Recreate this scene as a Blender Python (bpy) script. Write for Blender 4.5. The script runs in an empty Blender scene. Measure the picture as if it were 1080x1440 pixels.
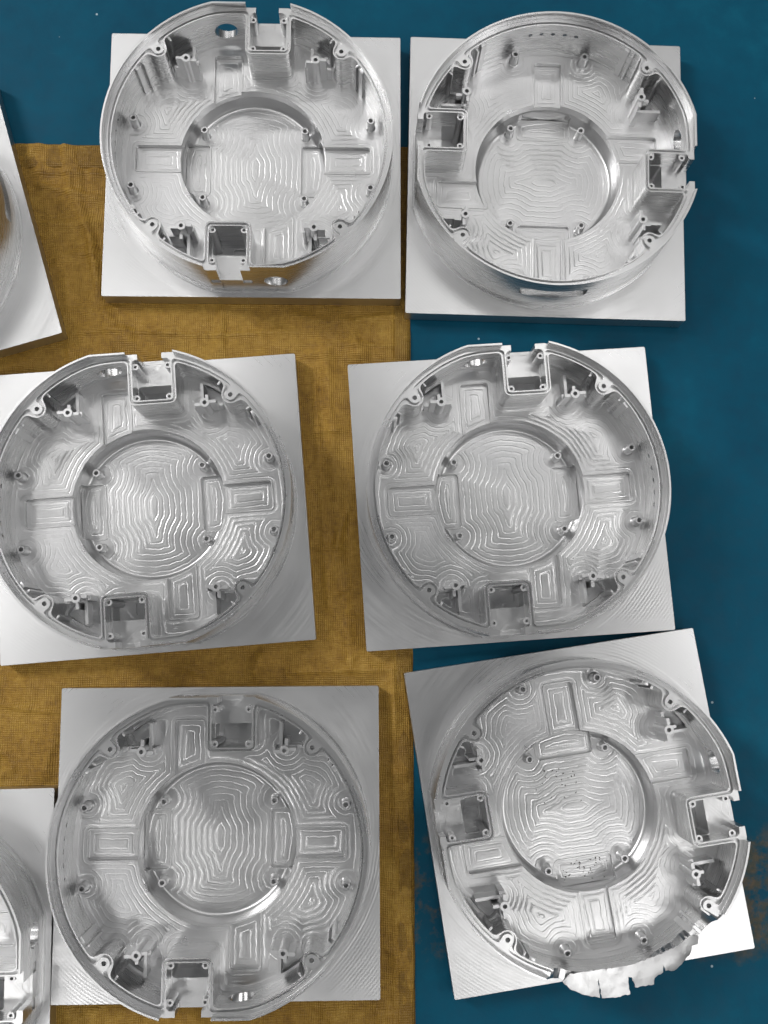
import bpy, bmesh, math, random
import numpy as np
from mathutils import Matrix, Vector, noise
from mathutils.geometry import delaunay_2d_cdt

SC = bpy.context.scene
COL = SC.collection
MM = 0.001
PLATE_T = 20.0            # plate thickness, mm; plate tops lie at PLATE_T above the floor cloth

# ------------------------------------------------------------------ camera
cam_d = bpy.data.cameras.new("camera")
cam = bpy.data.objects.new("camera", cam_d)
COL.objects.link(cam)
cam_d.sensor_fit = 'HORIZONTAL'
cam_d.sensor_width = 36.0
cam_d.lens = 36.0 * 1395.255 / 1080.0
cam_d.clip_start = 0.02
cam_d.clip_end = 50.0
CAM_P, CAM_R, CAM_H = 0.1350, -0.0250, 961.47
Rc = Matrix.Rotation(CAM_P, 3, 'X') @ Matrix.Rotation(CAM_R, 3, 'Y')
cam.matrix_world = Matrix.Translation((0, 0, (CAM_H + PLATE_T) * MM)) @ Rc.to_4x4()
SC.camera = cam

# ------------------------------------------------------------------ world, lamps, exposure
SC.view_settings.view_transform = 'Standard'
SC.view_settings.look = 'None'
SC.view_settings.exposure = 0.0
SC.view_settings.gamma = 1.0
world = bpy.data.worlds.new("World")
SC.world = world
world.use_nodes = True
bg = world.node_tree.nodes['Background']
bg.inputs[0].default_value = (0.93, 0.97, 1.0, 1)
bg.inputs[1].default_value = 0.07

def area_lamp(name, loc, target, sx, sy, power, color=(1.0, 0.99, 0.975)):
    l = bpy.data.lights.new(name, 'AREA')
    l.shape = 'RECTANGLE'
    l.size, l.size_y = sx, sy
    l.energy = power
    l.color = color
    o = bpy.data.objects.new(name, l)
    COL.objects.link(o)
    o.location = loc
    d = Vector(target) - Vector(loc)
    o.rotation_euler = d.to_track_quat('-Z', 'Y').to_euler()
    return o

# workshop ceiling: rows of long tube fittings, none straight above the photographer
for lx, ly, w, d, p in ((-1.15, 1.15, 1.3, 0.25, 2.7), (0.75, 1.1, 1.3, 0.3, 2.8), (-1.2, 2.1, 1.3, 0.3, 2.8), (0.3, 2.2, 1.3, 0.3, 2.4), (1.8, 2.1, 1.3, 0.3, 1.6),
                        (-1.55, -0.05, 0.3, 1.3, 3.3), (1.6, 0.1, 0.35, 1.3, 4.6), (-1.45, -1.4, 1.3, 0.35, 5.6), (1.0, -1.25, 1.3, 0.45, 5.3), (0.1, -2.6, 1.6, 0.3, 5)):
    area_lamp("ceiling_lamp", (lx, ly, 2.72), (lx, ly, 0), w, d, p * 2.05)
for lx, ly, w, d, p in ((-3.0, 1.9, 0.6, 1.5, 92), (3.4, -0.6, 0.7, 2.6, 24), (0.6, 5.0, 3.0, 0.7, 20)):  # added lamps far off: diffuse light, and a key for cloth relief
    area_lamp("added_far_lamp", (lx, ly, 2.9), (0, 0, 0), w, d, p)

# ------------------------------------------------------------------ node helpers
class NT:
    def __init__(self, name):
        self.m = bpy.data.materials.new(name)
        self.m.use_nodes = True
        self.t = self.m.node_tree
        self.b = self.t.nodes['Principled BSDF']
    def n(self, typ, **kw):
        nd = self.t.nodes.new(typ)
        for k, v in kw.items():
            setattr(nd, k, v)
        return nd
    def link(self, a, b):
        self.t.links.new(a, b)
    def math(self, op, a, b=None, c=None):
        nd = self.n('ShaderNodeMath', operation=op)
        for i, v in enumerate((a, b, c)):
            if v is None:
                continue
            if isinstance(v, (int, float)):
                nd.inputs[i].default_value = v
            else:
                self.link(v, nd.inputs[i])
        return nd.outputs[0]
    def noise(self, vec, scale, detail=3, rough=0.55):
        nd = self.n('ShaderNodeTexNoise')
        nd.inputs['Scale'].default_value = scale
        nd.inputs['Detail'].default_value = detail
        nd.inputs['Roughness'].default_value = rough
        if vec is not None:
            self.link(vec, nd.inputs['Vector'])
        return nd.outputs['Fac']
    def ramp(self, fac, stops):
        nd = self.n('ShaderNodeValToRGB')
        e = nd.color_ramp.elements
        while len(e) < len(stops):
            e.new(0.5)
        for i, (p, c) in enumerate(stops):
            e[i].position = p
            e[i].color = c if len(c) == 4 else (*c, 1)
        self.link(fac, nd.inputs[0])
        return nd.outputs[0]
    def mapr(self, v, a, b, c, d):
        nd = self.n('ShaderNodeMapRange')
        self.link(v, nd.inputs[0])
        for i, x in enumerate((a, b, c, d)):
            nd.inputs[i + 1].default_value = x
        return nd.outputs[0]
    def mix(self, fac, a, b):
        nd = self.n('ShaderNodeMix', data_type='RGBA')
        if isinstance(fac, float):
            nd.inputs[0].default_value = fac
        else:
            self.link(fac, nd.inputs[0])
        for i, v in ((6, a), (7, b)):
            if isinstance(v, tuple):
                nd.inputs[i].default_value = (*v, 1) if len(v) == 3 else v
            else:
                self.link(v, nd.inputs[i])
        return nd.outputs[2]
    def bump(self, h, strength, dist, normal=None):
        nd = self.n('ShaderNodeBump')
        nd.inputs['Strength'].default_value = strength
        nd.inputs['Distance'].default_value = dist
        self.link(h, nd.inputs['Height'])
        if normal is not None:
            self.link(normal, nd.inputs['Normal'])
        return nd.outputs[0]

ALU = (0.625, 0.627, 0.63)
METAL = 0.95

def alu_base(k, rough_lo, rough_hi, bevel=0.0006):
    """common aluminium set-up: slight smudges in roughness, softened edges"""
    tc = k.n('ShaderNodeTexCoord')
    obj = tc.outputs['Object']
    sm = k.noise(obj, 22, 4)
    k.link(k.mapr(sm, 0.3, 0.7, rough_lo, rough_hi), k.b.inputs['Roughness'])
    tint = k.noise(obj, 9, 2)
    k.link(k.mix(tint, (ALU[0] * .97, ALU[1] * .965, ALU[2] * .98), (ALU[0] * 1.03, ALU[1] * 1.03, ALU[2] * 1.02)), k.b.inputs['Base Color'])
    k.b.inputs['Metallic'].default_value = METAL
    bv = k.n('ShaderNodeBevel', samples=4)
    bv.inputs['Radius'].default_value = bevel
    return obj, bv.outputs[0]

def mat_plate():
    k = NT("face_milled_aluminium")
    obj, nrm = alu_base(k, 0.26, 0.38, 0.0005)
    sp = k.n('ShaderNodeSeparateXYZ'); k.link(obj, sp.inputs[0])
    # arcs left by a wide face mill travelling round the plate
    r1 = k.math('SQRT', k.math('ADD', k.math('POWER', k.math('ADD', sp.outputs[0], 0.02), 2.0), k.math('POWER', k.math('SUBTRACT', sp.outputs[1], 0.01), 2.0)))
    wob = k.math('MULTIPLY', k.noise(obj, 14, 2), 0.004)
    w1 = k.math('SINE', k.math('MULTIPLY', k.math('ADD', r1, wob), 2 * math.pi / 0.0029))
    cr = k.n('ShaderNodeCombineXYZ'); k.link(k.math('MULTIPLY', r1, 1500.0), cr.inputs[0]); k.link(k.math('MULTIPLY', k.noise(obj, 5, 1), 6.0), cr.inputs[1])
    streak = k.noise(cr.outputs[0], 1.0, 2, 0.6)
    sm = k.noise(obj, 9, 4, 0.6)
    k.link(k.math('ADD', k.mapr(streak, 0.3, 0.7, 0.24, 0.32), k.mapr(sm, 0.3, 0.75, 0.0, 0.10)), k.b.inputs['Roughness'])
    rc = k.math('SQRT', k.math('ADD', k.math('POWER', sp.outputs[0], 2.0), k.math('POWER', sp.outputs[1], 2.0)))
    ring = k.math('ADD', k.mapr(rc, 0.1475, 0.1485, 0.0, 1.0), k.mapr(rc, 0.1535, 0.1545, 0.0, -1.0))
    vo = k.n('ShaderNodeTexVoronoi'); vo.inputs['Scale'].default_value = 55
    k.link(obj, vo.inputs['Vector'])
    speck = k.math('MULTIPLY', k.math('LESS_THAN', vo.outputs['Distance'], 0.045), k.math('GREATER_THAN', k.noise(obj, 21, 2), 0.62))
    base = k.b.inputs['Base Color'].links[0].from_socket
    k.link(k.mix(speck, base, (0.12, 0.11, 0.10)), k.b.inputs['Base Color'])
    fine = k.noise(obj, 900, 2)
    h = k.math('ADD', k.math('ADD', k.math('MULTIPLY', k.math('MULTIPLY', w1, k.mapr(k.noise(obj, 11, 2), 0.42, 0.66, 0.1, 1.5)), 0.5), k.math('MULTIPLY', ring, 0.9)), k.math('MULTIPLY', fine, 0.5))
    k.link(k.bump(h, 0.12, 0.00025, nrm), k.b.inputs['Normal'])
    k.b.inputs['Anisotropic'].default_value = 0.5
    tg = k.n('ShaderNodeTangent', direction_type='RADIAL', axis='Z')
    k.link(tg.outputs[0], k.b.inputs['Tangent'])
    return k.m

def mat_milled():
    k = NT("contour_milled_aluminium")
    obj, nrm = alu_base(k, 0.27, 0.38, 0.0005)
    at = k.n('ShaderNodeAttribute', attribute_name='tool_path')
    d = at.outputs['Fac']                        # distance to the nearest wall or island, mm
    wob = k.math('ADD', k.math('MULTIPLY', k.math('SUBTRACT', k.noise(obj, 170, 1), 0.5), 2.2), k.math('MULTIPLY', k.math('SUBTRACT', k.noise(obj, 45, 0), 0.5), 3.0))
    f = k.math('FRACT', k.math('DIVIDE', k.math('ADD', d, k.math('ADD', wob, 40.0)), 5.6))
    step = k.math('MINIMUM', k.math('DIVIDE', f, 0.85), k.math('DIVIDE', k.math('SUBTRACT', 1.0, f), 0.15))
    rnd = k.math('SINE', k.math('MULTIPLY', f, 2 * math.pi))
    amp = k.mapr(k.noise(obj, 16, 2), 0.34, 0.66, 0.22, 1.1)
    fine = k.math('SINE', k.math('MULTIPLY', d, 2 * math.pi / 1.1))
    grit = k.noise(obj, 650, 2)
    h = k.math('ADD', k.math('MULTIPLY', k.math('ADD', step, k.math('MULTIPLY', rnd, 0.24)), amp),
               k.math('ADD', k.math('MULTIPLY', fine, 0.03), k.math('MULTIPLY', grit, 0.10)))
    k.link(k.bump(h, 1.0, 0.00025, nrm), k.b.inputs['Normal'])
    return k.m

def mat_wall():
    k = NT("turned_aluminium")
    obj, nrm = alu_base(k, 0.24, 0.34, 0.0004)
    mp = k.n('ShaderNodeMapping'); mp.inputs['Scale'].default_value = (12, 12, 700)
    k.link(obj, mp.inputs[0])
    st = k.noise(mp.outputs[0], 1.0, 3)
    k.link(nrm, k.b.inputs['Normal'])
    k.link(k.mapr(st, 0.3, 0.7, 0.25, 0.31), k.b.inputs['Roughness'])
    k.b.inputs['Anisotropic'].default_value = 0.0
    tg = k.n('ShaderNodeTangent', direction_type='RADIAL', axis='Z')
    k.link(tg.outputs[0], k.b.inputs['Tangent'])
    return k.m

def mat_detail():
    k = NT("machined_aluminium")
    obj, nrm = alu_base(k, 0.30, 0.40, 0.0004)
    k.link(k.bump(k.noise(obj, 500, 2), 0.2, 0.0001, nrm), k.b.inputs['Normal'])
    return k.m

def mat_floor():
    k = NT("painted_floor")
    tc = k.n('ShaderNodeTexCoord'); obj = tc.outputs['Object']
    a = k.noise(obj, 7, 5, 0.6)
    b = k.noise(obj, 60, 4, 0.6)
    blue = k.ramp(k.math('ADD', k.math('MULTIPLY', a, 0.7), k.math('MULTIPLY', b, 0.3)),
                  [(0.3, (0.0008, 0.052, 0.098)), (0.55, (0.001, 0.074, 0.130)), (0.75, (0.003, 0.106, 0.172))])
    # worn band where the paint has rubbed through, strongest at the right
    sp = k.n('ShaderNodeSeparateXYZ'); k.link(obj, sp.inputs[0])
    dy = k.math('ABSOLUTE', k.math('DIVIDE', k.math('ADD', sp.outputs[1], 0.236), 0.056))
    edge = k.math('ADD', dy, k.math('MULTIPLY', k.math('SUBTRACT', k.noise(obj, 26, 6, 0.7), 0.5), 1.1))
    band = k.mapr(edge, 0.75, 1.1, 1.0, 0.0)
    patch = k.noise(obj, 48, 6, 0.7)
    side = k.mapr(sp.outputs[0], 0.08, 0.36, -0.035, 0.10)
    worn = k.math('MULTIPLY', band, k.mapr(k.math('ADD', patch, side), 0.47, 0.62, 0.0, 0.65))
    wc = k.ramp(k.noise(obj, 90, 5, 0.7), [(0.3, (0.035, 0.05, 0.035)), (0.5, (0.13, 0.088, 0.028)), (0.7, (0.23, 0.125, 0.04))])
    c = k.mix(worn, blue, wc)
    # rubbed scuffs: thin paler strokes in two directions
    for sc_, th_ in (((14, 190, 1), 0.69), ((160, 22, 1), 0.70)):
        mp = k.n('ShaderNodeMapping'); mp.inputs['Scale'].default_value = sc_; mp.inputs['Rotation'].default_value = (0, 0, 0.5 if sc_[0] < 50 else 0.15); k.link(obj, mp.inputs[0])
        st = k.math('MULTIPLY', k.mapr(k.noise(mp.outputs[0], 1.0, 3, 0.6), th_, th_ + .08, 0.0, 0.5), k.mapr(k.noise(obj, 5, 3), 0.45, 0.65, 0.0, 1.0))
        c = k.mix(st, c, (0.03, 0.15, 0.21))
    # small pale chips and dust specks
    vo = k.n('ShaderNodeTexVoronoi'); vo.inputs['Scale'].default_value = 42
    k.link(obj, vo.inputs['Vector'])
    pick = k.math('GREATER_THAN', k.noise(obj, 17, 2), 0.56)
    dot = k.math('MULTIPLY', k.math('LESS_THAN', vo.outputs['Distance'], 0.05), pick)
    c = k.mix(dot, c, (0.35, 0.45, 0.5))
    k.link(c, k.b.inputs['Base Color'])
    k.link(k.mapr(b, 0.3, 0.7, 0.42, 0.62), k.b.inputs['Roughness'])
    k.b.inputs['Specular IOR Level'].default_value = 0.12
    k.link(k.bump(k.math('ADD', b, k.math('MULTIPLY', a, 2.0)), 0.25, 0.0015), k.b.inputs['Normal'])
    return k.m

def mat_tarp(name="woven_ochre_plastic", tone=1.0):
    k = NT(name)
    tc = k.n('ShaderNodeTexCoord'); obj = tc.outputs['Object']
    sp = k.n('ShaderNodeSeparateXYZ'); k.link(obj, sp.inputs[0])
    wob = k.math('MULTIPLY', k.noise(obj, 30, 3), 0.004)
    per = 0.0021
    sx = k.math('SINE', k.math('MULTIPLY', k.math('ADD', sp.outputs[0], wob), 2 * math.pi / per))
    sy = k.math('SINE', k.math('MULTIPLY', k.math('ADD', sp.outputs[1], wob), 2 * math.pi / per))
    weave = k.math('MULTIPLY', k.math('ADD', sx, sy), 0.5)
    sc = k.n('ShaderNodeMapping'); sc.inputs['Scale'].default_value = (110, 760, 1); k.link(obj, sc.inputs[0])
    sc2 = k.n('ShaderNodeMapping'); sc2.inputs['Scale'].default_value = (760, 110, 1); k.link(obj, sc2.inputs[0])
    th = k.math('ADD', k.noise(sc.outputs[0], 1, 2), k.noise(sc2.outputs[0], 1, 2))
    big = k.noise(obj, 9, 5, 0.6)
    t = k.math('ADD', k.math('ADD', k.math('ADD', k.math('MULTIPLY', big, 0.8), k.math('MULTIPLY', k.math('SUBTRACT', k.noise(obj, 160, 2), 0.5), 0.35)), k.math('MULTIPLY', k.math('SUBTRACT', th, 1.0), 0.30)), k.math('MULTIPLY', weave, 0.035))
    c = k.ramp(t, [(p, tuple(v * tone for v in q)) for p, q in ((0.15, (0.17, 0.084, 0.012)), (0.38, (0.33, 0.182, 0.026)), (0.6, (0.47, 0.285, 0.052)), (0.85, (0.62, 0.42, 0.11)))])
    stain = k.mapr(k.noise(obj, 5.5, 6, 0.62), 0.52, 0.68, 0.0, 0.55)
    c = k.mix(stain, c, (0.17, 0.085, 0.012))
    k.link(c, k.b.inputs['Base Color'])
    k.b.inputs['Roughness'].default_value = 0.45
    k.b.inputs['Specular IOR Level'].default_value = 0.35
    h = k.math('ADD', k.math('MULTIPLY', weave, 0.5), k.math('MULTIPLY', th, 0.8))
    k.link(k.bump(h, 0.8, 0.0009), k.b.inputs['Normal'])
    return k.m

def mat_scrap():
    k = NT("added_flap_aluminium")
    obj, nrm = alu_base(k, 0.28, 0.46, 0.0004)
    k.link(k.bump(k.noise(obj, 140, 5), 0.5, 0.0005, nrm), k.b.inputs['Normal'])
    return k.m

def mat_swarf():
    k = NT("dark_oily_swarf")
    k.b.inputs['Base Color'].default_value = (0.10, 0.09, 0.08, 1)
    k.b.inputs['Metallic'].default_value = 0.6
    k.b.inputs['Roughness'].default_value = 0.5
    return k.m
M_SWARF = mat_swarf()
M_PLATE, M_MILL, M_WALL, M_DET = mat_plate(), mat_milled(), mat_wall(), mat_detail()
M_FLOOR, M_TARP, M_SCRAP = mat_floor(), mat_tarp(), mat_scrap()
M_HEM = mat_tarp("doubled_ochre_plastic", 0.74)   # two layers let less light through and look deeper in colour

# ------------------------------------------------------------------ object helpers
def finish(me, angle=32):
    for p in me.polygons:
        p.use_smooth = True
    me.set_sharp_from_angle(angle=math.radians(angle))
    me.update()

def link_obj(name, me, parent=None, mat=None):
    o = bpy.data.objects.new(name, me)
    if mat and me is not None and not me.materials:
        me.materials.append(mat)
    COL.objects.link(o)
    if parent:
        o.parent = parent
    return o

def tag(o, label=None, cat=None, group=None, kind=None):
    if label: o['label'] = label
    if cat: o['category'] = cat
    if group: o['group'] = group
    if kind: o['kind'] = kind

# ------------------------------------------------------------------ signed distances (numpy, mm; negative = inside the shape)
def sd_circle(x, y, cx, cy, r):
    return np.hypot(x - cx, y - cy) - r
def sd_box(x, y, cx, cy, hx, hy, r=0.0):
    qx, qy = np.abs(x - cx) - hx + r, np.abs(y - cy) - hy + r
    return np.hypot(np.maximum(qx, 0), np.maximum(qy, 0)) + np.minimum(np.maximum(qx, qy), 0) - r
def smin(a, b, k):
    h = np.clip(0.5 + 0.5 * (b - a) / k, 0, 1)
    return b + (a - b) * h - k * h * (1 - h)
def smax(a, b, k):
    return -smin(-a, -b, k)

# ------------------------------------------------------------------ iso-lines and terraced solids
def isolines(f, bbox, step, tol):
    x0, y0, x1, y1 = bbox
    xs = np.arange(x0, x1 + step, step) + 0.00137
    ys = np.arange(y0, y1 + step, step) + 0.00091
    X, Y = np.meshgrid(xs, ys, indexing='ij')
    V = f(X, Y)
    V = np.where(np.abs(V) < 1e-7, 1e-7, V)
    V[0, :] = V[-1, :] = V[:, 0] = V[:, -1] = 0.37      # every outline closes inside the box
    B = V < 0
    pts, nxt = {}, {}
    def ep(i, j, ax):
        key = (i, j, ax)
        if key not in pts:
            a = V[i, j]
            if ax == 0:
                b = V[i + 1, j]; t = a / (a - b)
                pts[key] = (xs[i] + t * step, ys[j])
            else:
                b = V[i, j + 1]; t = a / (a - b)
                pts[key] = (xs[i], ys[j] + t * step)
        return key
    C = B[:-1, :-1].astype(int) + 2 * B[1:, :-1] + 4 * B[1:, 1:] + 8 * B[:-1, 1:]
    TAB = {1: [(3, 0)], 2: [(0, 1)], 3: [(3, 1)], 4: [(1, 2)], 5: [(3, 2), (1, 0)], 6: [(0, 2)], 7: [(3, 2)],
           8: [(2, 3)], 9: [(2, 0)], 10: [(0, 3), (2, 1)], 11: [(2, 1)], 12: [(1, 3)], 13: [(1, 0)], 14: [(0, 3)]}
    for i, j in np.argwhere((C > 0) & (C < 15)):
        i, j = int(i), int(j)
        E4 = ((i, j, 0), (i + 1, j, 1), (i, j + 1, 0), (i, j, 1))
        for a, b in TAB[int(C[i, j])]:
            nxt[ep(*E4[a])] = ep(*E4[b])
    loops = []
    left = set(nxt)
    while left:
        s = left.pop(); loop = [s]; k = nxt[s]
        while k != s and k in left:
            left.discard(k); loop.append(k); k = nxt[k]
        P = np.array([pts[q] for q in loop])
        if len(P) > 3:
            P = simplify(P, tol)
            if len(P) > 2:
                loops.append(P)
    return loops

def simplify(P, tol):
    n = len(P)
    a = 0
    b = int(np.argmax(((P - P[0]) ** 2).sum(1)))
    def dp(seq):
        keep = []
        st = [(0, len(seq) - 1)]
        K = np.zeros(len(seq), bool); K[0] = K[-1] = True
        while st:
            i, j = st.pop()
            if j - i < 2: continue
            d = seq[j] - seq[i]; L = np.hypot(*d)
            w = seq[i + 1:j] - seq[i]
            tt = np.clip((w @ d) / max(L * L, 1e-12), 0, 1)
            dist = np.hypot(w[:, 0] - tt * d[0], w[:, 1] - tt * d[1])
            m = int(np.argmax(dist))
            if dist[m] > tol:
                m = i + 1 + m; K[m] = True; st += [(i, m), (m, j)]
        return seq[K]
    A = dp(P[a:b + 1]); Bq = dp(np.vstack([P[b:], P[:1]]))
    return np.vstack([A[:-1], Bq[:-1]])

def inside(loops, x, y):
    r = np.zeros(len(x), bool)
    for L in loops:
        bx0, by0 = L.min(0); bx1, by1 = L.max(0)
        s = np.where((y >= by0) & (y <= by1) & (x <= bx1))[0]
        if not len(s): continue
        X1, Y1 = L[:, 0], L[:, 1]; X2, Y2 = np.roll(X1, -1), np.roll(Y1, -1)
        for c in range(0, len(s), 4000):
            q = s[c:c + 4000]
            yy, xx = y[q][:, None], x[q][:, None]
            cr = ((Y1 > yy) != (Y2 > yy))
            with np.errstate(divide='ignore', invalid='ignore'):
                xi = X1 + (yy - Y1) * (X2 - X1) / (Y2 - Y1)
            r[q] ^= ((cr & (xx < xi)).sum(1) % 2).astype(bool)
    return r

def terrace(curves, level, z0, bbox, step=0.5, tol=0.03, grid=None, attr=None, name="mesh"):
    """Closed solid whose top is a stack of flat terraces. curves: name -> signed distance; level: dict of inside masks -> heights (nan = nothing)."""
    LO = {k: isolines(f, bbox, step, tol) for k, f in curves.items()}
    V, Eg = [], []
    for loops in LO.values():
        for L in loops:
            b = len(V); n = len(L)
            V += [tuple(p) for p in L]
            Eg += [(b + i, b + (i + 1) % n) for i in range(n)]
    if grid:
        x0, y0, x1, y1 = bbox
        gx, gy = np.meshgrid(np.arange(x0, x1, grid) + .31, np.arange(y0, y1, grid) + .17)
        gx, gy = gx.ravel(), gy.ravel()
        gx[::2] += 0.0
        near = np.full(len(gx), 1e9)
        for f in curves.values():
            near = np.minimum(near, np.abs(f(gx, gy)))
        ok = near > 0.45 * grid
        anyin = np.zeros(len(gx), bool)
        for k in curves:
            anyin |= inside(LO[k], gx, gy)
        ok &= anyin
        V += list(zip(gx[ok].tolist(), gy[ok].tolist()))
    cv, ce, cf, _, _, _ = delaunay_2d_cdt([Vector(p) for p in V], Eg, [], 0, 1e-5)
    P = np.array([tuple(p) for p in cv])
    T = np.array([f for f in cf if len(f) == 3])
    c = P[T].mean(1)
    ins = {k: inside(L, c[:, 0], c[:, 1]) for k, L in LO.items()}
    Z = level(ins)
    keep = ~np.isnan(Z)
    ar = (P[T[:, 1], 0] - P[T[:, 0], 0]) * (P[T[:, 2], 1] - P[T[:, 0], 1]) - (P[T[:, 1], 1] - P[T[:, 0], 1]) * (P[T[:, 2], 0] - P[T[:, 0], 0])
    T[ar < 0] = T[ar < 0][:, ::-1]
    edges = {}
    for t in np.where(keep)[0]:
        a, b, d = T[t]
        for u, v in ((a, b), (b, d), (d, a)):
            edges.setdefault((min(u, v), max(u, v)), []).append((t, u, v))
    verts, vid, faces = [], {}, []
    def vv(i, z):
        key = (int(i), round(float(z), 4))
        if key not in vid:
            vid[key] = len(verts)
            verts.append((P[i, 0], P[i, 1], float(z)))
        return vid[key]
    levels = {}
    for t in np.where(keep)[0]:
        for i in T[t]:
            levels.setdefault(int(i), set()).add(round(float(Z[t]), 4))
    bnd = set()
    for (u, v), ts in edges.items():
        if len(ts) == 1:
            bnd.add(int(u)); bnd.add(int(v))
    for i in bnd:
        levels[i].add(float(z0))
    for t in np.where(keep)[0]:
        a, b, d = T[t]
        faces.append((vv(a, Z[t]), vv(b, Z[t]), vv(d, Z[t])))
        faces.append((vv(d, z0), vv(b, z0), vv(a, z0)))
    for (k0, k1), ts in edges.items():
        if len(ts) == 1:
            t, u, v = ts[0]; hi, lo = Z[t], z0
        else:
            (t1, u1, v1), (t2, u2, v2) = ts[0], ts[1]
            if abs(Z[t1] - Z[t2]) < 1e-6: continue
            if Z[t1] > Z[t2]: u, v, hi, lo = u1, v1, Z[t1], Z[t2]
            else: u, v, hi, lo = u2, v2, Z[t2], Z[t1]
        # wall under the edge u->v of the higher triangle, outward face
        lu = sorted(z for z in levels[int(u)] if lo - 1e-4 <= z <= hi + 1e-4)
        lv = sorted(z for z in levels[int(v)] if lo - 1e-4 <= z <= hi + 1e-4)
        poly = [vv(u, z) for z in reversed([round(float(lo), 4)] + [z for z in lu if lo + 1e-4 < z < hi - 1e-4] + [round(float(hi), 4)])]
        poly += [vv(v, z) for z in [round(float(lo), 4)] + [z for z in lv if lo + 1e-4 < z < hi - 1e-4] + [round(float(hi), 4)]]
        faces.append(tuple(poly))
    me = bpy.data.meshes.new(name)
    me.from_pydata(verts, [], faces)
    me.validate()
    if attr is not None:
        va = np.array(verts)
        a = me.attributes.new('tool_path', 'FLOAT', 'POINT')
        a.data.foreach_set('value', attr(va[:, 0], va[:, 1]).astype(np.float32))
    return me

def scale_me(me):
    me.transform(Matrix.Scale(MM, 4))
    return me

def lathe(profile, seg=24, name="mesh", c=(0, 0)):
    """closed profile (r, z) spun about z"""
    verts, faces = [], []
    n = len(profile)
    for s in range(seg):
        a = 2 * math.pi * s / seg
        for r, z in profile:
            verts.append((c[0] + r * math.cos(a), c[1] + r * math.sin(a), z))
    for s in range(seg):
        t = (s + 1) % seg
        for i in range(n - 1):
            faces.append((s * n + i, t * n + i, t * n + i + 1, s * n + i + 1))
    me = bpy.data.meshes.new(name)
    me.from_pydata(verts, [], faces)
    bm = bmesh.new(); bm.from_mesh(me)
    bmesh.ops.remove_doubles(bm, verts=bm.verts, dist=1e-4)
    bmesh.ops.recalc_face_normals(bm, faces=bm.faces)
    bm.to_mesh(me); bm.free()
    return me

def boolean_cut(me, cutters):
    tmp = bpy.data.objects.new("tmp", me); COL.objects.link(tmp)
    cs = []
    for cm in cutters:
        c = bpy.data.objects.new("cut", cm); COL.objects.link(c); cs.append(c)
        md = tmp.modifiers.new("b", 'BOOLEAN'); md.operation = 'DIFFERENCE'; md.solver = 'EXACT'; md.object = c
    dg = bpy.context.evaluated_depsgraph_get()
    out = bpy.data.meshes.new_from_object(tmp.evaluated_get(dg))
    for c in cs + [tmp]:
        m = c.data
        bpy.data.objects.remove(c); bpy.data.meshes.remove(m)
    return out

def cyl_mesh(p, q, r, seg=20):
    bm = bmesh.new()
    p, q = Vector(p), Vector(q)
    d = q - p
    M = Matrix.Translation((p + q) / 2) @ d.to_track_quat('Z', 'Y').to_matrix().to_4x4()
    bmesh.ops.create_cone(bm, cap_ends=True, segments=seg, radius1=r, radius2=r, depth=d.length, matrix=M)
    me = bpy.data.meshes.new("c"); bm.to_mesh(me); bm.free()
    return me

def rbox_mesh(c, size, r, axis='x', seg=6):
    """box with its corners rounded in the plane normal to the given axis"""
    hx, hy, hz = [s / 2 for s in size]
    a, b = (hy, hz) if axis == 'x' else (hx, hz)
    pts = []
    for sx, sy, a0 in ((1, 1, 0), (-1, 1, 90), (-1, -1, 180), (1, -1, 270)):
        for i in range(seg + 1):
            t = math.radians(a0 + 90 * i / seg)
            pts.append((sx * (a - r) + r * math.cos(t), sy * (b - r) + r * math.sin(t)))
    n = len(pts)
    h = hx if axis == 'x' else hy
    vs = []
    for s in (-h, h):
        for u, v in pts:
            vs.append((c[0] + s, c[1] + u, c[2] + v) if axis == 'x' else (c[0] + u, c[1] + s, c[2] + v))
    fs = [tuple(range(n)), tuple(range(2 * n - 1, n - 1, -1))] + [(i, i + n, (i + 1) % n + n, (i + 1) % n) for i in range(n)]
    me = bpy.data.meshes.new("c"); me.from_pydata(vs, [], fs)
    bm = bmesh.new(); bm.from_mesh(me); bmesh.ops.recalc_face_normals(bm, faces=bm.faces); bm.to_mesh(me); bm.free()
    return me

# ------------------------------------------------------------------ the workpiece, in millimetres; z = 0 is the plate's top face
R_OUT, FLAT = 140.5, 135.5
R_IN, FLAT_IN = 131.8, 128.6
Z_LIP, Z_LEDGE, Z_GROOVE, Z_FLOOR = 64.0, 55.0, 51.0, 10.0
R_REC, Z_REC = 73.6, -14.5
PKX, PKHX, PKY = 17.5, 22.3, 86.5       # connector pocket: centre, half width and inner end of its outer wall
NOX, NOH = 16.4, 11.3                    # notch
BOSS = [(sx * 89.5, sy * 90.3) for sx in (1, -1) for sy in (1, -1)]
WPOST = [(sx * 64.0, sy * 87.0) for sx in (1, -1) for sy in (1, -1)]
OPOST = [(sx * 119.0, sy * 35.5) for sx in (1, -1) for sy in (1, -1)]
RPOST = [(sx * 51.6, sy * 36.5) for sx in (1, -1) for sy in (1, -1)]
SIDES = (1, -1)

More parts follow.
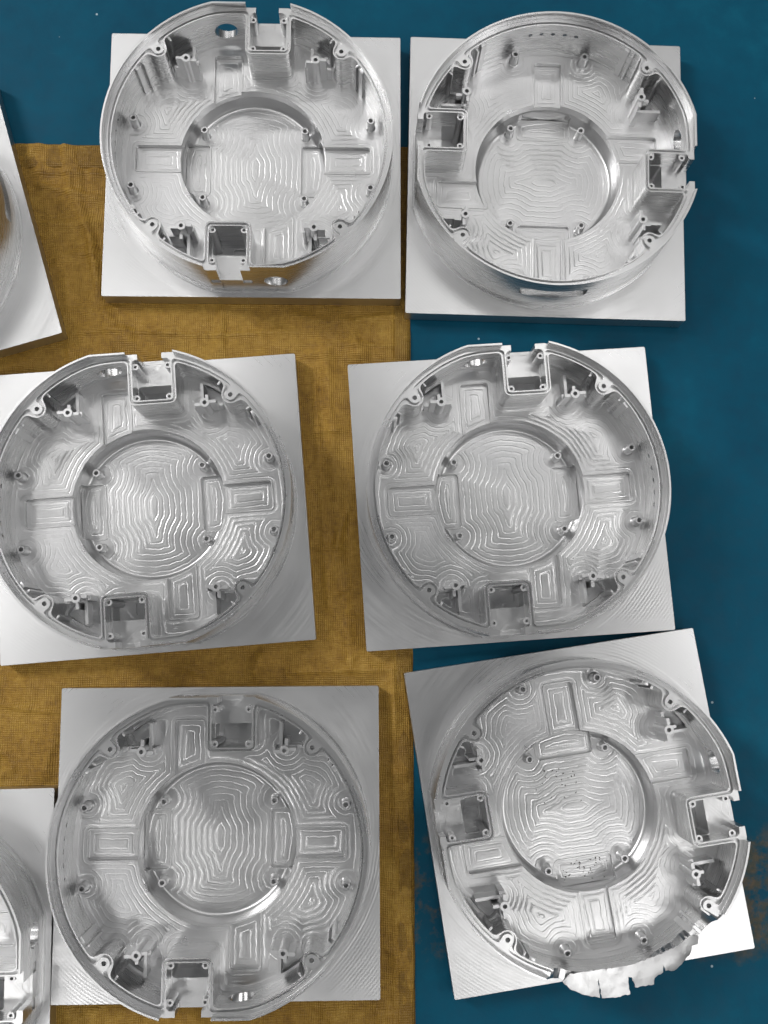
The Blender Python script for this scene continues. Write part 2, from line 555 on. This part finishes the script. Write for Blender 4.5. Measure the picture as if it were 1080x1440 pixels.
def c2(f):
    """union of a shape and its half-turn copy"""
    return lambda x, y: np.minimum(f(x, y), f(-x, -y))
def outline(x, y, off=0.0):
    return np.maximum(np.hypot(x, y) - R_OUT + off, np.abs(y) - FLAT + off)
pk_outer = c2(lambda x, y: sd_box(x, y, PKX, PKY + 40, PKHX, 40, 6.5))
pk_inner = c2(lambda x, y: np.minimum(sd_box(x, y, PKX, (PKY + 4.4 + 130) / 2, PKHX - 4.4, (130 - PKY - 4.4) / 2, 4.0),
                                      sd_box(x, y, NOX, 140, NOH, 20)))
lip_gap = c2(lambda x, y: sd_box(x, y, PKX, 140, PKHX - 0.3, 9.5))
def cavity(x, y):                        # negative in the open bowl
    wall = smax(np.hypot(x, y) - R_IN, np.abs(y) - FLAT_IN, 4.0)
    c = wall
    for bx, by in BOSS:
        c = smax(c, -sd_circle(x, y, bx, by, 8.3), 9.0)
    c = smax(c, -pk_outer(x, y), 5.0)
    return c
boss_holes = lambda x, y: np.minimum.reduce([sd_circle(x, y, bx, by, 2.1) for bx, by in BOSS])

BB = (-146.0, -146.0, 146.0, 146.0)
def wall_mesh():
    cur = {'out': outline,
           'flange': lambda x, y: np.maximum(np.hypot(x, y) - 142.2, np.abs(y) - 136.9),
           'lip': lambda x, y: outline(x, y, 1.9),
           'gap': lip_gap, 'pin': pk_inner, 'cav': cavity,
           'g1': lambda x, y: cavity(x, y) - 1.2, 'g2': lambda x, y: cavity(x, y) - 3.1,
           'hole': boss_holes,
           'shelf': c2(lambda x, y: sd_box(x, y, PKX, 131, 40, 20.0))}
    def level(i):
        z = np.full(len(i['out']), np.nan)
        z[i['flange']] = 5.0
        z[i['out']] = Z_LIP
        z[i['out'] & (i['lip'] | i['gap'])] = Z_LEDGE
        z[i['out'] & i['lip'] & i['g2'] & ~i['g1']] = Z_GROOVE
        z[i['hole']] = 42.0
        z[i['pin'] & i['out']] = np.nan
        z[i['pin'] & i['out'] & i['shelf']] = 29.4
        z[i['cav']] = np.nan
        return z
    me = terrace(cur, level, -0.6, BB, step=0.5, tol=0.03, name="housing_wall")
    return me

def wall_cutters(torn=False):
    cut = []
    for s in SIDES:
        if not (torn and s == 1):
            for k in range(-2, 3):
                a = k * 11.7 / 132.0
                d = Vector((s * math.cos(a), math.sin(a), 0))
                cut.append(cyl_mesh(d * 124 + Vector((0, 0, 40)), d * 146 + Vector((0, 0, 40)), 2.1, 12))
            cut.append(rbox_mesh((s * 140.6, 0, 38), (12, 66, 17), 4.5, 'x'))
        cut.append(cyl_mesh((-27 * s, s * 124, 28.5), (-27 * s, s * 146, 28.5), 11.7, 40))
        cut.append(rbox_mesh((NOX * s, s * 137.2, 26.2), (40, 8, 8), 1.5, 'y'))
    return cut

TORN = (-27.0, 46.0)  # invented broken arc; the rim itself is taken as whole
def jag_profile():
    base = [(0, 61), (.02, 55), (.04, 50), (.08, 46), (.12, 47), (.2, 48), (.36, 46), (.5, 45), (.58, 41), (.62, 38), (.70, 35), (.80, 33), (.83, 42), (.93, 46), (.96, 55), (1, 60)]
    out = []
    rnd = random.Random(5)
    n = 74
    for i in range(n + 1):
        t = i / n
        for (t0, z0), (t1, z1) in zip(base, base[1:]):
            if t0 <= t <= t1:
                z = z0 + (z1 - z0) * (t - t0) / (t1 - t0)
                break
        amp = 1.6 if t < .55 else 4.5
        out.append((t, z + amp * noise.noise(Vector((t * 11, 1.7, 0))) + rnd.uniform(-.5, .5)))
    return out
JAG = jag_profile()
def torn_cutter():
    """everything above the ragged edge, as one curved block"""
    vs, fs = [], []
    for t, z in JAG:
        a = math.radians(TORN[0] + (TORN[1] - TORN[0]) * t)
        for r, zz in ((119, z + 1.5), (152, z - 1.0), (152, 80), (119, 80)):
            vs.append((r * math.cos(a), r * math.sin(a), zz))
    n = len(JAG)
    for i in range(n - 1):
        for k in range(4):
            fs.append((i * 4 + k, i * 4 + (k + 1) % 4, (i + 1) * 4 + (k + 1) % 4, (i + 1) * 4 + k))
    fs += [(0, 3, 2, 1), (n * 4 - 4, n * 4 - 3, n * 4 - 2, n * 4 - 1)]
    me = bpy.data.meshes.new("c"); me.from_pydata(vs, [], fs)
    bm = bmesh.new(); bm.from_mesh(me); bmesh.ops.triangulate(bm, faces=bm.faces); bmesh.ops.recalc_face_normals(bm, faces=bm.faces); bm.to_mesh(me); bm.free()
    return me

def make_wall(torn):
    me = wall_mesh()
    me = boolean_cut(me, wall_cutters(torn) + ([torn_cutter()] if torn else []))
    finish(scale_me(me), 14 if torn else 30)
    return me

# --- floors
def rect_pockets():
    out = []
    for s in SIDES:
        out.append((s * 96, 0, 22.3, 13.6))
        out.append((s * -27.0, s * 92, 13.6, 19.5))
    return out
def sd_rect_pockets(x, y, off=0.0):
    d = np.full(np.shape(x), 1e9)
    for s in SIDES:
        d = np.minimum(d, sd_box(x, y, s * 93, 0, 25.3 - off, 13.6 - off, 2.8))
        d = np.minimum(d, sd_box(x, y, s * -27.0, s * 86.0, 13.6 - off, 25.5 - off, 2.8))
    return np.maximum(d, -(np.hypot(x, y) - R_REC + 4 - off))
def sd_corner_pockets(x, y, off=0.0):
    d = np.full(np.shape(x), 1e9)
    ax, ay = np.abs(x), np.abs(y)
    q = smax(smax(59.5 - ax, 91.0 - ay, 3.0), np.hypot(x, y) - 129.5, 3.0)
    q = smax(q, -sd_circle(ax, ay, 89.5, 90.3, 10.5), 4.0)
    q = smax(q, ax - 96, 2.0)
    return q + off
def floor_path(x, y):
    """distance to the nearest wall, island or step: the cutter's offset contours"""
    d = -cavity(x, y)
    d = np.minimum(d, np.hypot(x, y) - R_REC)
    d = np.minimum(d, sd_rect_pockets(x, y))
    for px, py in OPOST:
        d = smin(d, sd_circle(x, y, px, py, 7.0), 1.5)
    for px, py in WPOST:
        d = smin(d, sd_circle(x, y, px, py, 9.0), 1.5)
    return np.clip(d, -2, 60) * 1.25
def rec_path(x, y):
    d = R_REC - 5 - np.hypot(x, y)
    for px, py in RPOST:
        d = smin(d, sd_circle(x, y, px, py, 12.0), 1.5)
    for s in SIDES:
        d = smin(d, sd_box(x, y, s * 62, 0, 14.5, 25.0, 3.0), 1.5)
    return np.clip(d, -2, 60)

def floor_mesh():
    cur = {'out': lambda x, y: outline(x, y, 1.0), 'rec': lambda x, y: sd_circle(x, y, 0, 0, R_REC),
           'rect': sd_rect_pockets, 'edge': lambda x, y: sd_rect_pockets(x, y) - 1.5, 'corner': sd_corner_pockets, 'pin': c2(lambda x, y: sd_box(x, y, PKX, 116, PKHX - 2.2, 27.3, 2.0))}
    def level(i):
        z = np.full(len(i['out']), np.nan)
        z[i['out']] = Z_FLOOR
        z[i['edge']] = Z_FLOOR + .8
        z[i['rec'] | i['rect'] | i['corner'] | i['pin']] = np.nan
        return z
    me = terrace(cur, level, -0.5, BB, step=0.6, tol=0.04, grid=2.3, attr=floor_path, name="housing_floor")
    finish(scale_me(me)); return me

def pocket_meshes(kind):
    """the sunk trays in the floor, one mesh each"""
    res = []
    if kind == 'rect':
        for s in SIDES:
            for f, bb in ((lambda x, y, s=s: np.maximum(sd_box(x, y, s * 93, 0, 25.25, 13.55, 2.8), -(np.hypot(x, y) - R_REC - .05)), (68, -16, 121, 16) if s == 1 else (-121, -16, -68, 16)),
                          (lambda x, y, s=s: np.maximum(sd_box(x, y, s * -27.0, s * 86.0, 13.55, 25.45, 2.8), -(np.hypot(x, y) - R_REC - .05)), (-43, 58, -11, 114) if s == 1 else (11, -114, 43, -58))):
                path = lambda x, y, f=f: np.clip(-f(x, y), -1, 40) * 1.15
                me = terrace({'a': f}, lambda i: np.where(i['a'], 5.4, np.nan), -0.4, bb, 0.5, 0.03, grid=1.7, attr=path, name="milled_pocket")
                finish(scale_me(me)); res.append(me)
    else:
        for sx in SIDES:
            for sy in SIDES:
                bb = (56, 84, 100, 126)
                bb = (bb[0] if sx > 0 else -bb[2], bb[1] if sy > 0 else -bb[3], bb[2] if sx > 0 else -bb[0], bb[3] if sy > 0 else -bb[1])
                f = lambda x, y: sd_corner_pockets(x, y, .05)
                path = lambda x, y: np.clip(-sd_corner_pockets(x, y), -1, 40)
                me = terrace({'a': f}, lambda i: np.where(i['a'], 1.2, np.nan), -0.4, bb, 0.5, 0.03, grid=2.0, attr=path, name="corner_pocket")
                finish(scale_me(me)); res.append(me)
    return res

def recess_floor_mesh():
    cur = {'c': lambda x, y: sd_circle(x, y, 0, 0, R_REC - 1.95),
           'pad': lambda x, y: np.minimum(sd_box(x, y, 62, 0, 14.5, 27.0, 3.2), sd_box(x, y, -62, 0, 14.5, 27.0, 3.2))}
    cur['edge'] = lambda x, y: cur['pad'](x, y) - 1.4
    def level(i):
        return np.where(i['c'] & ~i['pad'], np.where(i['edge'], Z_REC + .7, Z_REC), np.nan)
    me = terrace(cur, level, -18.0, (-76, -76, 76, 76), 0.5, 0.03, grid=1.9, attr=rec_path, name="recess_floor")
    finish(scale_me(me)); return me
def pad_mesh(s):
    f = lambda x, y: np.maximum(sd_box(x, y, s * 62, 0, 14.45, 26.95, 3.2), np.hypot(x, y) - R_REC + 2.05)
    path = lambda x, y: np.clip(-f(x, y), -1, 40)
    me = terrace({'a': f}, lambda i: np.where(i['a'], Z_REC - 3.0, np.nan), -17.9, (46, -30, 78, 30) if s > 0 else (-78, -30, -46, 30), 0.5, 0.03, grid=1.7, attr=path, name="recess_pad")
    finish(scale_me(me)); return me
def recess_wall_mesh():
    prof = [(R_REC + 1.9, -.52), (R_REC, -.52)]
    prof += [(R_REC - .6, -2.0), (R_REC - 2.6, Z_REC + 3.4)]
    for i in range(1, 7):
        t = i / 6
        prof.append((R_REC - 2.6 - 3.8 * t, Z_REC + 3.4 * (1 - t) ** 2 + .03))
    prof += [(R_REC - 6.4, Z_REC - 3.0), (R_REC + 1.9, Z_REC - 3.0), (R_REC + 1.9, -.52)]
    me = lathe(prof, 128, "recess_wall")
    me = boolean_cut(me, [rbox_mesh((s * 60.0, 0, Z_REC), (24.0, 54.2, 24), 3.0, 'x') for s in SIDES])
    finish(scale_me(me), 25); return me
def plate_mesh():
    cur = {'p': lambda x, y: sd_box(x, y, 0, 0, 150, 142, .3), 'r': lambda x, y: sd_circle(x, y, 0, 0, R_REC + 2.0)}
    def level(i):
        z = np.where(i['p'], 0.0, np.nan); z[i['r']] = -18.5
        return z
    me = terrace(cur, level, -PLATE_T, (-152, -144, 152, 144), 1.0, 0.03, name="base_plate")
    finish(scale_me(me)); return me

# --- small parts
def post_mesh(r, z0, z1, rh, depth, foot=1.2):
    prof = [(0.0, z0), (r + foot, z0), (r + foot * .35, z0 + foot * .5), (r, z0 + foot * 1.6), (r, z1 - .5), (r - .5, z1), (rh + .5, z1), (rh, z1 - .5), (rh, z1 - depth), (0.0, z1 - depth)]
    me = lathe(prof, 24, "standoff"); finish(scale_me(me), 30); return me
def winged_post_mesh():
    """screw post with two side wings and a rib running outwards; built for the (+,+) corner, post at the origin"""
    cur = {'c': lambda x, y: sd_circle(x, y, 0, 0, 4.3), 'h': lambda x, y: sd_circle(x, y, 0, 0, 1.9),
           'w': lambda x, y: np.minimum(sd_box(x, y, -6.3, -1.2, 3.6, 1.5, .5), sd_box(x, y, 6.6, 1.0, 4.0, 1.5, .5)),
           't': lambda x, y: np.minimum(sd_box(x, y, -10.0, -.3, 1.3, 2.6, .5), sd_box(x, y, 1.2, 6.5, 1.5, 3.4, .5)),
           'rib': lambda x, y: np.minimum(sd_box(x, y, -4.4, 12.0, 1.5, 12.0, .5), sd_box(x, y, 9.0, 2.0, 6.0, 1.4, .5))}
    def level(i):
        z = np.full(len(i['c']), np.nan)
        z[i['rib']] = 27.0
        z[i['t']] = 37.0
        z[i['w']] = 44.5
        z[i['c']] = 46.0
        z[i['h']] = 34.0
        return z
    me = terrace(cur, level, 0.6, (-16, -10, 18, 28), 0.25, 0.02, name="winged_post")
    finish(scale_me(me), 30); return me
def tray_mesh():
    """shelf inside the connector pocket with the deep slot behind it, for the +y side"""
    cur = {'a': lambda x, y: sd_box(x, y, PKX, 110.0, PKHX - 2.6, 22.0, 1.0),
           'o': lambda x, y: sd_box(x, y, NOX, 130.5, NOH - .1, 5.0, .3),
           'lo': lambda x, y: sd_box(x, y, PKX, 98.5, 17.6, 12.0, 2.5),
           'st': lambda x, y: sd_box(x, y, PKX - 6, 99.0, 7.5, 6.0, 2.2)}
    def level(i):
        z = np.full(len(i['a']), np.nan)
        z[i['a'] | i['o']] = 30.0
        z[i['lo']] = 2.0
        z[i['lo'] & i['st']] = -4.0
        return z
    path = lambda x, y: np.clip(1.6 * np.sin(x * .2 + 1.0 * np.sin(y * .13)) + y * .16, -50, 90)
    me = terrace(cur, level, -5.5, (-8, 84, 44, 138), 0.5, 0.03, grid=1.8, attr=path, name="connector_tray")
    finish(scale_me(me)); return me
def pocket_post_mesh():
    cur = {'c': lambda x, y: np.minimum(sd_circle(x, y, 0, 0, 3.1), sd_box(x, y, 1.6, 0, 2.6, 3.1, .4)), 'h': lambda x, y: sd_circle(x, y, 0, 0, 1.35)}
    def level(i):
        z = np.where(i['c'], 52.0, np.nan); z[i['h']] = 44.0
        return z
    me = terrace(cur, level, 1.0, (-5, -5, 6, 5), 0.2, 0.015, name="corner_post")
    finish(scale_me(me), 30); return me
def rib_mesh(w, d, h):
    me = rbox_mesh((0, 0, Z_FLOOR + h / 2 - .3), (d, w, h), 0.4, 'x', 3)
    finish(scale_me(me)); return me

def place(me, name, parent, x, y, rz=0.0, mat=None, flip=None):
    o = link_obj(name, me, parent, mat)
    o.location = (x * MM, y * MM, 0)
    o.rotation_euler = (0, 0, rz)
    if flip:
        o.scale = flip
    return o

def mirrored(me, sx, sy):
    m = me.copy()
    m.transform(Matrix.Diagonal((sx, sy, 1, 1)))
    if sx * sy < 0:
        m.flip_normals()
    return m

def build_workpiece(name):
    root = bpy.data.objects.new(name, None)
    COL.objects.link(root)
    root.empty_display_size = 0.05
    link_obj("base_plate", plate_mesh(), root, M_PLATE)
    link_obj("housing_wall", make_wall(False), root, M_WALL)
    link_obj("housing_floor", floor_mesh(), root, M_MILL)
    link_obj("recess_floor", recess_floor_mesh(), root, M_MILL)
    link_obj("recess_wall", recess_wall_mesh(), root, M_DET)
    for s in SIDES:
        link_obj("recess_pad", pad_mesh(s), root, M_MILL)
    for me in pocket_meshes('rect'):
        link_obj("milled_pocket", me, root, M_MILL)
    for me in pocket_meshes('corner'):
        link_obj("corner_pocket", me, root, M_MILL)
    rp = post_mesh(4.0, Z_REC - .2, 0.5, 1.75, 9)
    for x, y in RPOST:
        place(rp, "standoff", root, x, y, 0, M_DET)
    op = post_mesh(4.1, Z_FLOOR - .2, 24.5, 1.8, 10)
    for x, y in OPOST:
        place(op, "standoff", root, x, y, 0, M_DET)
    wp = winged_post_mesh()
    WP = {(1, 1): wp, (-1, 1): mirrored(wp, -1, 1), (1, -1): mirrored(wp, 1, -1), (-1, -1): mirrored(wp, -1, -1)}
    for x, y in WPOST:
        place(WP[(1 if x > 0 else -1, 1 if y > 0 else -1)], "winged_post", root, x, y, 0, M_DET)
    tr, pp = tray_mesh(), pocket_post_mesh()
    for s in SIDES:
        link_obj("connector_tray", tr, root, M_MILL).rotation_euler = (0, 0, 0 if s == 1 else math.pi)
        for px, py, rz in ((PKX - 15, 93.8, math.pi), (PKX + 15, 93.8, 0), (PKX - 15, 124.2, math.pi), (PKX + 15, 124.2, 0)):
            place(pp, "corner_post", root, s * px, s * py, rz + (0 if s == 1 else math.pi), M_DET)
    r1, r2 = rib_mesh(2.2, 5, 41), rib_mesh(6, 3.6, 43)
    for sx in SIDES:
        for sy in SIDES:
            for me, a, rr in ((r1, 36.5, 130.8), (r2, 33.2, 131.2), (r1, 52.5, 130.6)):
                t = math.radians(a)
                place(me, "wall_rib", root, sx * rr * math.cos(t), sy * rr * math.sin(t), math.atan2(sy * math.sin(t), sx * math.cos(t)), M_DET)
    return root

proto = build_workpiece("machined_housing")
torn_wall = make_wall(True)
torn_wall.materials.append(M_WALL)

# ------------------------------------------------------------------ the eight workpieces
GROUP = "machined aluminium housings laid out on the workshop floor"
D = math.radians
def by_corner(cx, cy, lx, ly, th):
    c, s = math.cos(th), math.sin(th)
    return cx - (c * lx - s * ly), cy - (s * lx + c * ly)
x7, y7 = by_corner(-295.34, 310.56, 150, -142, D(16.8))
x8, y8 = by_corner(-284.99, -129.75, -150, 142, D(-88.8))
PIECES = [
    (-107.50, 490.05, -0.25, "aluminium housing at the cloth's top edge, round port in its lower outer wall showing"),
    (192.10, 479.17, -91.44, "aluminium housing flat on blue floor in the upper right, its connector notches left and right"),
    (-202.36, 136.69, 4.59, "aluminium housing on ochre cloth, middle row, its left side cut by the photo edge"),
    (147.44, 147.07, 3.79, "aluminium housing half on ochre cloth and half on blue floor, right of middle row"),
    (-131.12, -179.56, 0.20, "aluminium housing with strongly rippled recess, its rim overhanging the plate at the bottom left"),
    (205.72, -152.37, -81.42, "aluminium housing with invented torn rim at lower right, on a tilted plate on blue floor"),
    (x7, y7, 16.8, "plain corner of an aluminium plate poking in at the upper left edge of the photo"),
    (x8, y8, -88.8, "cropped aluminium housing in the lower left corner, round port in its flat side"),
]
kids = list(proto.children)
for i, (x, y, th, label) in enumerate(PIECES):
    if i == 0:
        root = proto
    else:
        root = proto.copy(); COL.objects.link(root)
        for ch in kids:
            c = ch.copy(); COL.objects.link(c); c.parent = root
            if i == 5 and ch.name.startswith("housing_wall"):
                c.data = torn_wall
                c['label'] = "thin wall with an invented jagged stretch"
    root.location = (x * MM, y * MM, PLATE_T * MM)
    root.rotation_euler = (0, 0, D(th))
    tag(root, label, "metal part", GROUP)
    if i == 5:
        torn_root = root

# invented pale strip along the made-up break, laid nearly flat to mirror the lamps
def sheet_mesh(name, poly, zf, thick, seed, step=4.0):
    """crumpled piece of sheet with an outline of its own and real thickness"""
    rnd = random.Random(seed)
    P = np.array(poly, float)
    # ragged edge: subdivide and jitter
    ring = []
    n = len(P)
    for i in range(n):
        a, b = P[i], P[(i + 1) % n]
        m = max(1, int(np.hypot(*(b - a)) / 2.2))
        for k in range(m):
            q = a + (b - a) * k / m
            j = .55 if k else .1
            ring.append((q[0] + rnd.uniform(-j, j), q[1] + rnd.uniform(-j, j)))
    R_ = np.array(ring)
    x0, y0 = R_.min(0); x1, y1 = R_.max(0)
    pts = []
    for gx in np.arange(x0, x1, step):
        for gy in np.arange(y0, y1, step):
            q = np.array([gx + rnd.uniform(-1, 1), gy + rnd.uniform(-1, 1)])
            if inside([R_], np.array([q[0]]), np.array([q[1]]))[0] and np.hypot(*(R_ - q).T).min() > 1.6:
                pts.append(tuple(q))
    V = ring + pts
    m = len(ring)
    cv, ce, cf, *_ = delaunay_2d_cdt([Vector(p) for p in V], [(i, (i + 1) % m) for i in range(m)], [], 1, 1e-5)
    top = [(p.x, p.y, zf(p.x, p.y)) for p in cv]
    N_ = len(top)
    vs = top + [(x, y, z - thick) for x, y, z in top]
    fs, cnt = [], {}
    for f in cf:
        f = list(f)
        fs.append(tuple(f)); fs.append(tuple(i + N_ for i in reversed(f)))
        for i in range(len(f)):
            a, b = f[i], f[(i + 1) % len(f)]
            cnt.setdefault((min(a, b), max(a, b)), []).append((a, b))
    for e in cnt.values():
        if len(e) == 1:
            a, b = e[0]
            fs.append((b, a, a + N_, b + N_))
    me = bpy.data.meshes.new(name); me.from_pydata(vs, [], fs)
    bm = bmesh.new(); bm.from_mesh(me); bmesh.ops.recalc_face_normals(bm, faces=bm.faces); bm.to_mesh(me); bm.free()
    finish(scale_me(me), 25)
    return me
def bent(x, y):
    r, a = math.hypot(x, y), math.degrees(math.atan2(y, x))
    t = min(1.2, max(0, (r - 128) / 27))
    z = 51.5 - 7.5 * max(0, min(1, (a - 2) / 32))
    return z - (1.0 + 5.0 * max(0, min(1, (a - 5) / 30))) * t * t + .8 * noise.noise(Vector((x * .09, y * .09, 2.2)))
FLAP = [(132.7, -48.3), (127.0, -40.1), (127.3, -17.3), (128.4, 7.4), (127.6, 21.3), (126.0, 34.2), (121.7, 58.9), (114.6, 71.9),
        (117.2, 79.9), (123.9, 78.1), (123.5, 72), (129.5, 70), (137.6, 60), (141.5, 52), (139.5, 44), (134.5, 43.2), (140.5, 41.5), (143.6, 33), (148.8, 31.5), (147.9, 14),
        (139.0, 12.6), (138.0, 9.6), (152.5, 8.6), (153.2, -5), (151.8, -16.6), (135.5, -17.0), (151.2, -18.2), (148.2, -27.0), (146.4, -31.5), (139.8, -43.0)]
fl_ = link_obj("added_flap", sheet_mesh("added_flap", FLAP, bent, 1.6, 3), torn_root, M_SCRAP)
fl_['label'] = "added ragged pale strip bent outwards along the wall"

# dark milling chips left in the recess of the lower right housing
def swarf_mesh():
    rnd = random.Random(12)
    vs, fs = [], []
    spots = [(rnd.uniform(50, 69), rnd.uniform(-21, 20), Z_REC - 2.9) for _ in range(34)] + [(rnd.uniform(-38, -4), rnd.uniform(-34, 8), Z_REC + .2) for _ in range(26)]
    for x, y, z in spots:
        b = len(vs)
        a, l, w = rnd.uniform(0, 6.28), rnd.uniform(.5, 1.5), rnd.uniform(.25, .6)
        c, s_ = math.cos(a), math.sin(a)
        vs += [(x + c * l, y + s_ * l, z + .1), (x - s_ * w, y + c * w, z), (x - c * l, y - s_ * l, z + .3), (x + s_ * w, y - c * w, z), (x, y, z + .9)]
        fs += [(b, b + 1, b + 4), (b + 1, b + 2, b + 4), (b + 2, b + 3, b + 4), (b + 3, b, b + 4), (b + 3, b + 2, b + 1, b)]
    me = bpy.data.meshes.new("metal_swarf"); me.from_pydata(vs, [], fs)
    return scale_me(me)
sw = link_obj("metal_swarf", swarf_mesh(), None, M_SWARF)
sw.matrix_world = Matrix.Translation(torn_root.location) @ Matrix.Rotation(torn_root.rotation_euler.z, 4, 'Z')
tag(sw, "loose dark milling chips scattered in the round recess of the lower right housing", "metal swarf", kind="stuff")

# ------------------------------------------------------------------ floor
def grid_mesh(name, x0, x1, y0, y1, nx, ny, zf):
    vs = [(x0 + (x1 - x0) * i / nx, y0 + (y1 - y0) * j / ny) for j in range(ny + 1) for i in range(nx + 1)]
    vs = [(x, y, zf(x, y)) for x, y in vs]
    fs = [(j * (nx + 1) + i, j * (nx + 1) + i + 1, (j + 1) * (nx + 1) + i + 1, (j + 1) * (nx + 1) + i) for j in range(ny) for i in range(nx)]
    me = bpy.data.meshes.new(name); me.from_pydata(vs, [], fs)
    for p in me.polygons: p.use_smooth = True
    return me
Z_GROUND = -0.0016
fl = link_obj("floor", grid_mesh("floor", -4, 4, -4, 4, 8, 8, lambda x, y: Z_GROUND), None, M_FLOOR)
tag(fl, kind='structure')

# ------------------------------------------------------------------ woven cloth under the left-hand pieces
def plate_dist(x, y):
    d = 1e9
    for px, py, th, _ in PIECES:
        c, s = math.cos(D(th)), math.sin(D(th))
        dx, dy = x - px, y - py
        lx, ly = c * dx + s * dy, -s * dx + c * dy
        qx, qy = abs(lx) - 150, abs(ly) - 142
        d = min(d, max(qx, qy))
    return d
def cloth_mesh():
    nx, ny = 280, 460
    xL, yB = -520.0, -420.0
    def edge_x(y):
        return 50.5 + 1.3 * math.sin(y * .017) + .8 * math.sin(y * .061 + 1) - (7.0 if -60 < y < 20 else 0) * max(0, 1 - abs(y + 20) / 40)
    def edge_y(x):
        return 519.5 + 1.2 * math.sin(x * .03)
    vs, fs = [], []
    for j in range(ny + 1):
        for i in range(nx + 1):
            v = j / ny; u = i / nx
            y = yB + (519 - yB) * v
            x = xL + (edge_x(y) - xL) * u
            y = yB + (edge_y(x) - yB) * v
            free = min(1.0, max(0.0, plate_dist(x, y) / 14.0))
            n = noise.fractal(Vector((x * .012, y * .012, 1.3)), 0.9, 2.1, 5)
            n2 = noise.fractal(Vector((x * .05, y * .018, 7.1)), 0.9, 2.1, 3)
            z = -0.35 + free * (2.4 + 3.0 * n + 2.4 * n2 + 2.6 * 1.5 * max(0, 1 - abs(noise.noise(Vector((x * .011, y * .005, 3.3)))) * 11) + 2.2 * 1.5 * max(0, 1 - abs(noise.noise(Vector((x * .006, y * .019, 9.1)))) * 11))
            # long creases
            for (ax, ay, bx, by, h, w) in ((-520, 489, 60, 486, 2.4, 2.4), (-60, 306, 60, 303, 2.4, 2.4), (33, 520, 34, -420, 2.2, 2.2), (-35, 300, -10, -20, 3.0, 5), (-46, 280, -30, 40, 2.2, 3), (-360, 40, -330, -420, 2.5, 4), (-70, -24, 50, -22, 2.2, 2.6), (-300, 520, -240, 250, 2.4, 5)):
                L2 = (bx - ax) ** 2 + (by - ay) ** 2
                t = min(1, max(0, ((x - ax) * (bx - ax) + (y - ay) * (by - ay)) / L2))
                dd = math.hypot(x - ax - t * (bx - ax), y - ay - t * (by - ay))
                z += free * h * math.exp(-(dd / w) ** 2)
            z = max(z, -1.25)
            if i == nx or j == ny:
                z = min(z, 0.4)
            vs.append((x * MM, y * MM, z * MM))
    for j in range(ny):
        for i in range(nx):
            a = j * (nx + 1) + i
            fs.append((a, a + 1, a + nx + 2, a + nx + 1))
    me = bpy.data.meshes.new("woven_cloth"); me.from_pydata(vs, [], fs)
    for p in me.polygons: p.use_smooth = True
    return me
cloth = link_obj("woven_cloth", cloth_mesh(), None, M_TARP)
sd = cloth.modifiers.new("thickness", 'SOLIDIFY'); sd.thickness = 0.0003; sd.offset = -1
tag(cloth, "creased ochre woven plastic cloth spread on the blue floor under the left hand housings", "cloth")
def hem_strip(p, q, w, z0, h, seed, nseg=150, nw=8):
    """folded-over edge of the cloth: a soft flattened roll with a slightly wandering seam"""
    p, q = Vector(p), Vector(q)
    d = (q - p); L = d.length; d.normalize()
    nrm = Vector((-d.y, d.x))
    vs, fs = [], []
    for i in range(nseg + 1):
        t = i / nseg
        c = p + d * L * t
        wob = 1.2 * noise.noise(Vector((t * L * .03, seed, 0))) + .5 * noise.noise(Vector((t * L * .13, seed, 5)))
        for k in range(nw + 1):
            u = k / nw
            e = c + nrm * (u * (w + wob) + (.8 * noise.noise(Vector((t * L * .05, seed, 9))) if k == 0 else 0))
            prof = min(1, 4.5 * u, 4.5 * (1 - u)) ** .5
            free = min(1.0, max(0.12, plate_dist(e.x, e.y) / 10.0))
            z = z0 + free * (h * prof + .8 * noise.noise(Vector((e.x * .05, e.y * .05, seed))))
            z = min(z, -.1) if plate_dist(e.x, e.y) < 1.5 else z
            vs.append((e.x * MM, e.y * MM, z * MM))
    for i in range(nseg):
        for k in range(nw):
            a = i * (nw + 1) + k
            fs.append((a, a + nw + 1, a + nw + 2, a + 1))
    me = bpy.data.meshes.new("hem"); me.from_pydata(vs, [], fs)
    bm = bmesh.new(); bm.from_mesh(me); bmesh.ops.recalc_face_normals(bm, faces=bm.faces); bm.to_mesh(me); bm.free()
    for f in me.polygons: f.use_smooth = True
    return me
link_obj("hem", hem_strip((52.5, -420), (52.5, 519), 19, -.9, 4.6, 2.0), cloth, M_HEM)
link_obj("hem", hem_strip((52, 519.5), (-520, 520.5), 30, -.9, 4.6, 6.0), cloth, M_HEM)
